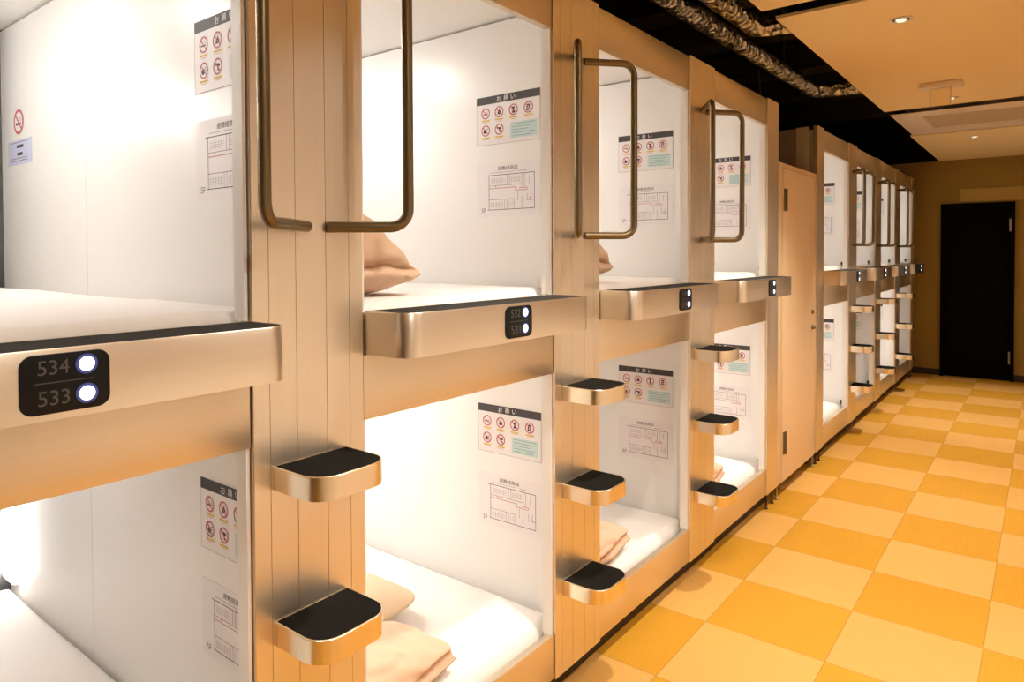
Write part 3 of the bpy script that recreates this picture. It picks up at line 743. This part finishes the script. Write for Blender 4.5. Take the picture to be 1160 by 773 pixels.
# ------------------------------------------------------------------ ceiling fittings
def downlight():
    r = thing('ceiling_downlight', (0.787, 4.103, CEIL), 'x', 'downlight', 'recessed corridor downlights')
    b = MB(); vs = []
    pr = [(0.055,0.0),(0.058,-0.004),(0.050,-0.006),(0.042,-0.003),(0.040,0.004)]
    b.lathe(pr, (0,0,0), 'Z', 28); b.build('trim_ring', M['trimwhite'], r, 50)
    b = MB(); b.lathe([(0.027,-0.002),(0.027,-0.005),(0.020,-0.010),(0.008,-0.0115)], (0,0,0), 'Z', 24); b.build('lens', M['lens'], r, 50)
    return r
dl0 = downlight()
DLY = [(4.103,'recessed downlight before the air conditioner, nearest in view'), (6.429,'recessed downlight seen beside the clear hanging sign'), (8.741,'recessed downlight beyond the air conditioner'),
       (1.777,'recessed downlight behind the ceiling slot, nearest the camera'), (-0.549,'recessed downlight behind the camera')]
for i, (y, lab) in enumerate(DLY):
    if i: dup(dl0, (0.787, y, CEIL), lab)
    else: dl0['label'] = lab
ENERGY = [155, 170, 165, 138, 120]
for i, (y, lab) in enumerate(DLY):
    L = bpy.data.lights.new('downlight_lamp', 'SPOT'); L.energy = ENERGY[i]; L.color = (1.0, 0.92, 0.80)
    L.spot_size = math.radians([98, 90, 80, 98, 98][i]); L.spot_blend = 0.85; L.shadow_soft_size = 0.035
    o = bpy.data.objects.new('downlight_lamp', L); COL.objects.link(o); o.location = (0.787, y, CEIL-0.02)

ADDED_WASH = [(0.55, 'added unseen lamp by the right wall, near the camera'), (2.10, 'added unseen lamp by the right wall, opposite the second pillar'), (3.65, 'added unseen lamp by the right wall, opposite the fourth bay')]
for y, lab in ADDED_WASH:  # lamps added out of view to brighten what the gold metal reflects
    o = dup(dl0, (1.62, y, CEIL), lab, 'added wall washer lamps'); o.name = 'added_washer'; o['category'] = 'wall washer'
    L = bpy.data.lights.new('added_washer_lamp', 'SPOT'); L.energy = 66; L.color = (1.0, 0.95, 0.88)
    L.spot_size = math.radians(110); L.spot_blend = 0.9; L.shadow_soft_size = 0.035
    o = bpy.data.objects.new('added_washer_lamp', L); COL.objects.link(o); o.location = (1.62, y, CEIL-0.02); o.rotation_euler = (0, math.radians(22), 0)

r = thing('air_conditioner', (0.293, 6.875, CEIL+0.003), 'long beige ceiling air conditioner recessed across the corridor', 'air conditioner')
w, dp = RIGHT_X-0.293-0.12, 1.32
b2 = MB(); b2.box(0, w, 0, dp, -0.010, -0.005, 0, 0.002); b2.box(0.10, w-0.06, 0.12, dp-0.12, -0.006, 0.20); b2.build('casing', M['acbody'], r, 30)
b2 = MB(); b2.box(0.22, w-0.35, 0.26, 0.90, -0.018, -0.009, 0, 0.003)
for q in range(14): b2.box(0.25, w-0.38, 0.30+0.042*q, 0.318+0.042*q, -0.022, -0.017)
b2.build('intake_grille', M['acgrille'], r, 30)
b2 = MB(); b2.box(0.12, w-0.15, 1.02, 1.22, -0.015, -0.009, 0, 0.002); b2.box(0.15, w-0.18, 1.08, 1.16, -0.020, -0.014, 0, 0.003); b2.build('air_outlet', M['acbody'], r, 30)
for xq, wq in ((w-0.31, 0.012), (w-0.20, 0.03)):
    b2 = MB(); b2.box(xq, xq+wq, 0.45, 0.80, -0.0135, -0.009, 0, 0.001); b2.build('indicator_strip', M['plinth' if wq > 0.02 else 'acgrille'], r, 30)
r = thing('hanging_sign', (0.787, 5.80, CEIL), 'clear acrylic sign hanging from a beige ceiling mount before the air conditioner', 'sign')
b = MB(); b.box(-0.135, 0.135, -0.055, 0.055, -0.040, 0.0, 0, 0.012); b.build('ceiling_mount', M['acbody'], r, 40)
b = MB(); b.box(-0.060, 0.060, -0.004, 0.004, -0.165, -0.040, 0, 0.001); b.build('acrylic_panel', M['acrylic'], r, 30)
for x in (-0.062, 0.062):
    b = MB(); b.box(x-0.003, x+0.003, -0.006, 0.006, -0.167, -0.038, 0, 0.001); b.build('edge_rail', M['acbody'], r, 30)

def duct(path, rad, lab, seed):
    """flexible foil duct: ribbed, crinkled tube with a bend"""
    pts = fillet(path, 0.10, 10); dense = []
    for a, c in zip(pts, pts[1:]):
        n = max(1, int((c-a).length/0.016))
        dense += [a.lerp(c, k/n) for k in range(n)]
    dense.append(pts[-1])
    b = MB(); b.tube(dense, lambda i: rad*(1+0.018*math.cos(i*PI*0.5)+0.04*noise.noise(Vector((i*0.09, seed, 0)))), 22)
    vs = [Vector(v) for v in b.v]
    b.v = [tuple(v+Vector((noise.noise(v*14), noise.noise(v*14+Vector((9,0,0))), noise.noise(v*14+Vector((0,9,0)))))*0.005) for v in vs]
    r = thing('foil_duct', path[0], lab, 'duct', 'silver foil ducts in the ceiling void')
    o = b.build('duct_tube', M['foil'], r, 70); o.location = -Vector(path[0])
    for k in range(3):
        q = Vector(path[0]).lerp(Vector(path[1]), 0.42+0.23*k)
        h = MB(); t = (Vector(path[1])-Vector(path[0])).normalized()
        h.tube([q-t*0.012-Vector(path[0]), q+t*0.012-Vector(path[0])], rad*1.10, 22); h.build('hanger_band', M['steel'], r, 40)
        h = MB(); q2 = q-Vector(path[0]); h.tube([(q2.x,q2.y,q2.z+rad), (q2.x,q2.y,3.55-path[0][2])], 0.004, 8); h.build('hanger_rod', M['darksteel'], r, 40)
duct([(-0.33, -0.5, 3.05), (-0.21, 6.36, 3.05), (0.31, 6.46, 3.05)], 0.058, 'long silver foil duct above the pods, bending behind the ceiling edge', 1.0)
duct([(-0.055, -0.5, 3.05), (-0.045, 4.34, 3.05), (0.31, 4.45, 3.05)], 0.058, 'shorter silver foil duct beside the ceiling edge at the top', 5.0)
b = MB(); b.tube([(-0.30, 5.60, 2.60), (-0.42, 5.60, 2.9), (-0.48, 5.62, 3.55)], 0.005, 8)
o = b.build('hanging_cable', M['darksteel'], None, 60); tag(o, 'thin cable hanging in the dark void above the closet door', 'cable')

# ------------------------------------------------------------------ camera
F, YAW, PIT, ROL, CY, CX, CZ = 781.536, 0.659209, -0.021038, 0.004459, 304.004, 1.39613, 1.65447
r0 = Vector((math.cos(YAW), math.sin(YAW), 0)); f0 = Vector((-math.sin(YAW), math.cos(YAW), 0)); zz = Vector((0,0,1))
fw = f0*math.cos(PIT)+zz*math.sin(PIT); u1 = -f0*math.sin(PIT)+zz*math.cos(PIT)
rt = r0*math.cos(ROL)-u1*math.sin(ROL); up = r0*math.sin(ROL)+u1*math.cos(ROL)
cam = bpy.data.cameras.new('camera'); cam.sensor_width = 36; cam.lens = F/1160*36; cam.shift_y = -(386.5-CY)/1160; cam.clip_start = 0.02
co = bpy.data.objects.new('camera', cam); COL.objects.link(co)
mt = Matrix((rt, up, -fw)).transposed().to_4x4(); mt.translation = Vector((CX, 0, CZ)); co.matrix_world = mt
S.camera = co

# ------------------------------------------------------------------ world, view
w = bpy.data.worlds.new('world'); S.world = w; w.use_nodes = True
w.node_tree.nodes['Background'].inputs[0].default_value = (0.02, 0.016, 0.012, 1); w.node_tree.nodes['Background'].inputs[1].default_value = 0.5
S.view_settings.view_transform = 'Standard'; S.view_settings.look = 'None'; S.view_settings.gamma = 1; S.view_settings.use_curve_mapping = False
S.view_settings.exposure = 0.36
S.cycles.max_bounces = 10; S.cycles.diffuse_bounces = 6; S.cycles.sample_clamp_indirect = 6.0
S.cycles.use_denoising = True
